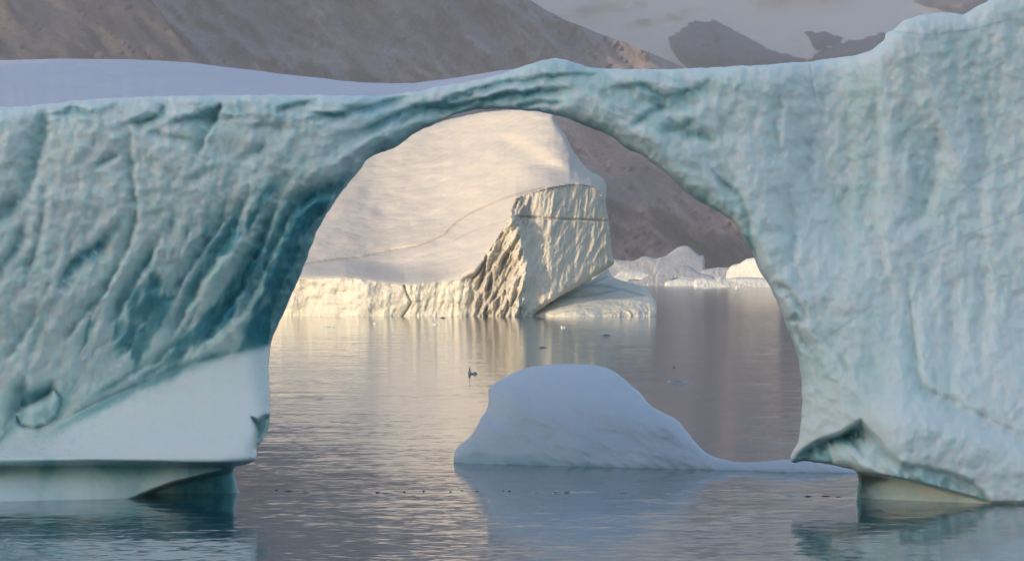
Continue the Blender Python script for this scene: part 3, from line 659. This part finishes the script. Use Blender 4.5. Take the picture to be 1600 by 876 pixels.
dist_berg('long low bright ice shelf along the water reaching behind the arch', [(1084, 447), (1086, 437), (1100, 434), (1118, 436), (1126, 432), (1134, 435), (1150, 433), (1178, 433), (1205, 436), (1225, 447)], 447.8, 36, .8, 26, mat=M_DISTLIT, rough=.8)

# ------------------------------------------------------------------ floating pieces
M_WHITEICE = snow_material('brash_ice', (.80, .81, .80), 1.0, .4)
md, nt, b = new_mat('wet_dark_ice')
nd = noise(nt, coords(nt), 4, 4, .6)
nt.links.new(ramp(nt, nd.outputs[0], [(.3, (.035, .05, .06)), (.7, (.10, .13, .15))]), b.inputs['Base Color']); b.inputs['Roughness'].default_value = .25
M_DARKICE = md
def floe(name, u, v, wpx, hpx, label, mat, seed, group='small pieces of floating ice', peaks=((.5, 1, .3),), cat='ice floe'):
    D = 68304 / (v - 425); s = D / FPX
    w = wpx * s; h = hpx * s; dp = max(w * .6, h)
    n, m_ = 28, 10
    a, r = np.meshgrid(np.linspace(0, 2 * np.pi, n, endpoint=False), np.linspace(0, 1, m_))
    x = np.cos(a) * r * w / 2; y = np.sin(a) * r * dp / 2
    edge = 1 + .25 * fbm(np.cos(a) * 1.5 + seed, np.sin(a) * 1.5, 3, seed)
    x = x * edge; y = y * edge
    t = x / w + .5; z = -h * .25 + h * .3 * np.sqrt(np.clip(1 - r ** 2, 0, 1))
    for c, hh, wd in peaks: z = z + h * hh * np.exp(-((t - c) / wd) ** 2 - (y / dp / .35) ** 2) * (1 - r ** 4)
    z = z + h * .15 * fbm(x / w * 5 + seed, y / dp * 5, 3, seed + 1) * (1 - r ** 2)
    X0 = (u - 800) * s
    co = np.stack([x, y, z], -1).reshape(-1, 3); idx = np.arange(n * m_).reshape(m_, n)
    jn = np.roll(idx, -1, 1)
    q = np.stack([idx[:-1], jn[:-1], jn[1:], idx[1:]], -1).reshape(-1, 4)[n:]      # skip degenerate first ring
    # close the centre and the underside
    tri_c = np.stack([idx[1], jn[1]], -1)
    co = np.concatenate([co, [[0, 0, z[0].mean()], [0, 0, -h * .6]]]); c0 = n * m_; c1 = c0 + 1
    fc = [(c0, int(p_), int(q_)) for p_, q_ in tri_c] + [(c1, int(q_), int(p_)) for p_, q_ in zip(idx[-1], jn[-1])]
    me = bpy.data.meshes.new(name); me.from_pydata([tuple(p) for p in co], [], [tuple(int(i) for i in f) for f in q] + fc); me.validate()
    me.polygons.foreach_set('use_smooth', np.ones(len(me.polygons), bool))
    me.materials.append(mat); ob = bpy.data.objects.new(name, me); sc.collection.objects.link(ob); ob.location = (X0, D, 0)
    tag(ob, label, cat, group); return ob
floe('ice_floe', 512, 511, 22, 5, 'flat white floe with an upright tip near the cream cliff', M_WHITEICE, 1, peaks=((.92, 1.2, .06), (.4, .3, .3)))
floe('ice_floe', 738, 584, 20, 10, 'dark little floe with a pointed spike in open water', M_DARKICE, 2, peaks=((.28, 1.2, .09), (.75, .35, .2)))
floe('ice_floe', 880, 512, 11, 4, 'small bright crumb of ice under the sunlit cliff', M_WHITEICE, 3, peaks=((.3, 1, .1), (.7, .7, .1)))
floe('ice_floe', 586, 506, 8, 3, 'tiny pale crumb of ice off the low cream cliff', M_WHITEICE, 4)
floe('ice_floe', 680, 507, 14, 2.5, 'thin pale sliver of ice near the foot of the cracked cliff', M_WHITEICE, 5)
floe('ice_floe', 692, 497, 12, 2, 'dark sliver touching the foot of the low cliff', M_DARKICE, 15)
floe('ice_floe', 947, 524, 20, 2.5, 'dark flat floe below the right toe of the cream iceberg', M_DARKICE, 6)
floe('ice_floe', 848, 543, 20, 2, 'dark thin streak of ice above the rounded iceberg', M_DARKICE, 7)
floe('ice_floe', 1059, 596, 46, 2.4, 'long flat grey ice sheet on the brown reflection', M_DARKICE, 8)
floe('ice_floe', 1053, 574, 7, 2, 'tiny dark bit behind the long flat ice sheet', M_DARKICE, 9)
floe('ice_floe', 1105, 450.5, 18, 3, 'bright flat floe in front of the far ice shelf', M_WHITEICE, 10, peaks=((.5, .5, .5),))
floe('ice_floe', 1150, 451, 14, 6, 'bright lumpy floe right of the flat one by the far shelf', M_WHITEICE, 11, peaks=((.6, 1, .15),))
floe('ice_floe', 1008, 445.5, 14, 4, 'small white berg bit with a raised right end near the lilac wedge', M_WHITEICE, 12, peaks=((.85, 1, .12),))
floe('ice_floe', 980, 441.5, 10, 3.4, 'small white bit behind the toe of the cream iceberg', M_WHITEICE, 13)
rng = np.random.RandomState(5); cnt_ = {}
for i, (u, v, w) in enumerate([(432, 765, 6), (452, 767, 12), (478, 769, 14), (590, 769, 8), (603, 770, 16), (632, 768, 4), (662, 767, 4), (704, 768, 4), (722, 766, 4), (746, 767, 6), (787, 766, 4), (796, 767, 5), (840, 769, 22), (868, 769, 10), (885, 769, 14), (905, 768, 46), (974, 770, 14), (1052, 771, 26),
                               (1235, 774, 36), (1262, 775, 14), (1290, 775, 16), (1310, 776, 8)]):
    where = 'left of the rounded iceberg' if u < 700 else ('below the rounded iceberg' if u < 1100 else 'beside the right pier')
    cnt_[where] = cnt_.get(where, 0) + 1
    nth = ['', 'first', 'second', 'third', 'fourth', 'fifth', 'sixth', 'seventh', 'eighth', 'ninth', 'tenth', 'eleventh', 'twelfth'][cnt_[where]]
    size = 'long sliver' if w > 20 else ('dark dash' if w > 9 else 'dark crumb')
    floe('ice_crumb', u, v, w * 1.5, 1.1 + .5 * rng.rand(), size + ', ' + nth + ' in the drifting line ' + where, M_DARKICE, 30 + i, group='dark ice crumbs in the drifting line nearest the viewer', cat='ice crumb')

# ------------------------------------------------------------------ air
hm = bpy.data.materials.new('thin_haze'); hm.use_nodes = True; nt = hm.node_tree
nt.nodes.remove(nt.nodes['Principled BSDF'])
pv_ = nt.nodes.new('ShaderNodeVolumePrincipled'); pv_.inputs['Color'].default_value = (.93, .90, .96, 1); pv_.inputs['Density'].default_value = 6.3e-5
pv_.inputs['Anisotropy'].default_value = .2
nt.links.new(pv_.outputs[0], nt.nodes['Material Output'].inputs['Volume'])
x0, x1, y0, y1, z0, z1 = -4600, 7600, -1900, 20000, -60, 2600
hv = [(x, y, z) for x in (x0, x1) for y in (y0, y1) for z in (z0, z1)]
hf = [(0, 1, 3, 2), (4, 6, 7, 5), (0, 4, 5, 1), (2, 3, 7, 6), (0, 2, 6, 4), (1, 5, 7, 3)]
me = bpy.data.meshes.new('haze'); me.from_pydata(hv, [], hf); me.materials.append(hm)
hz_o = bpy.data.objects.new('haze', me); sc.collection.objects.link(hz_o)
tag(hz_o, 'thin bluish haze over the fjord', kind='stuff')
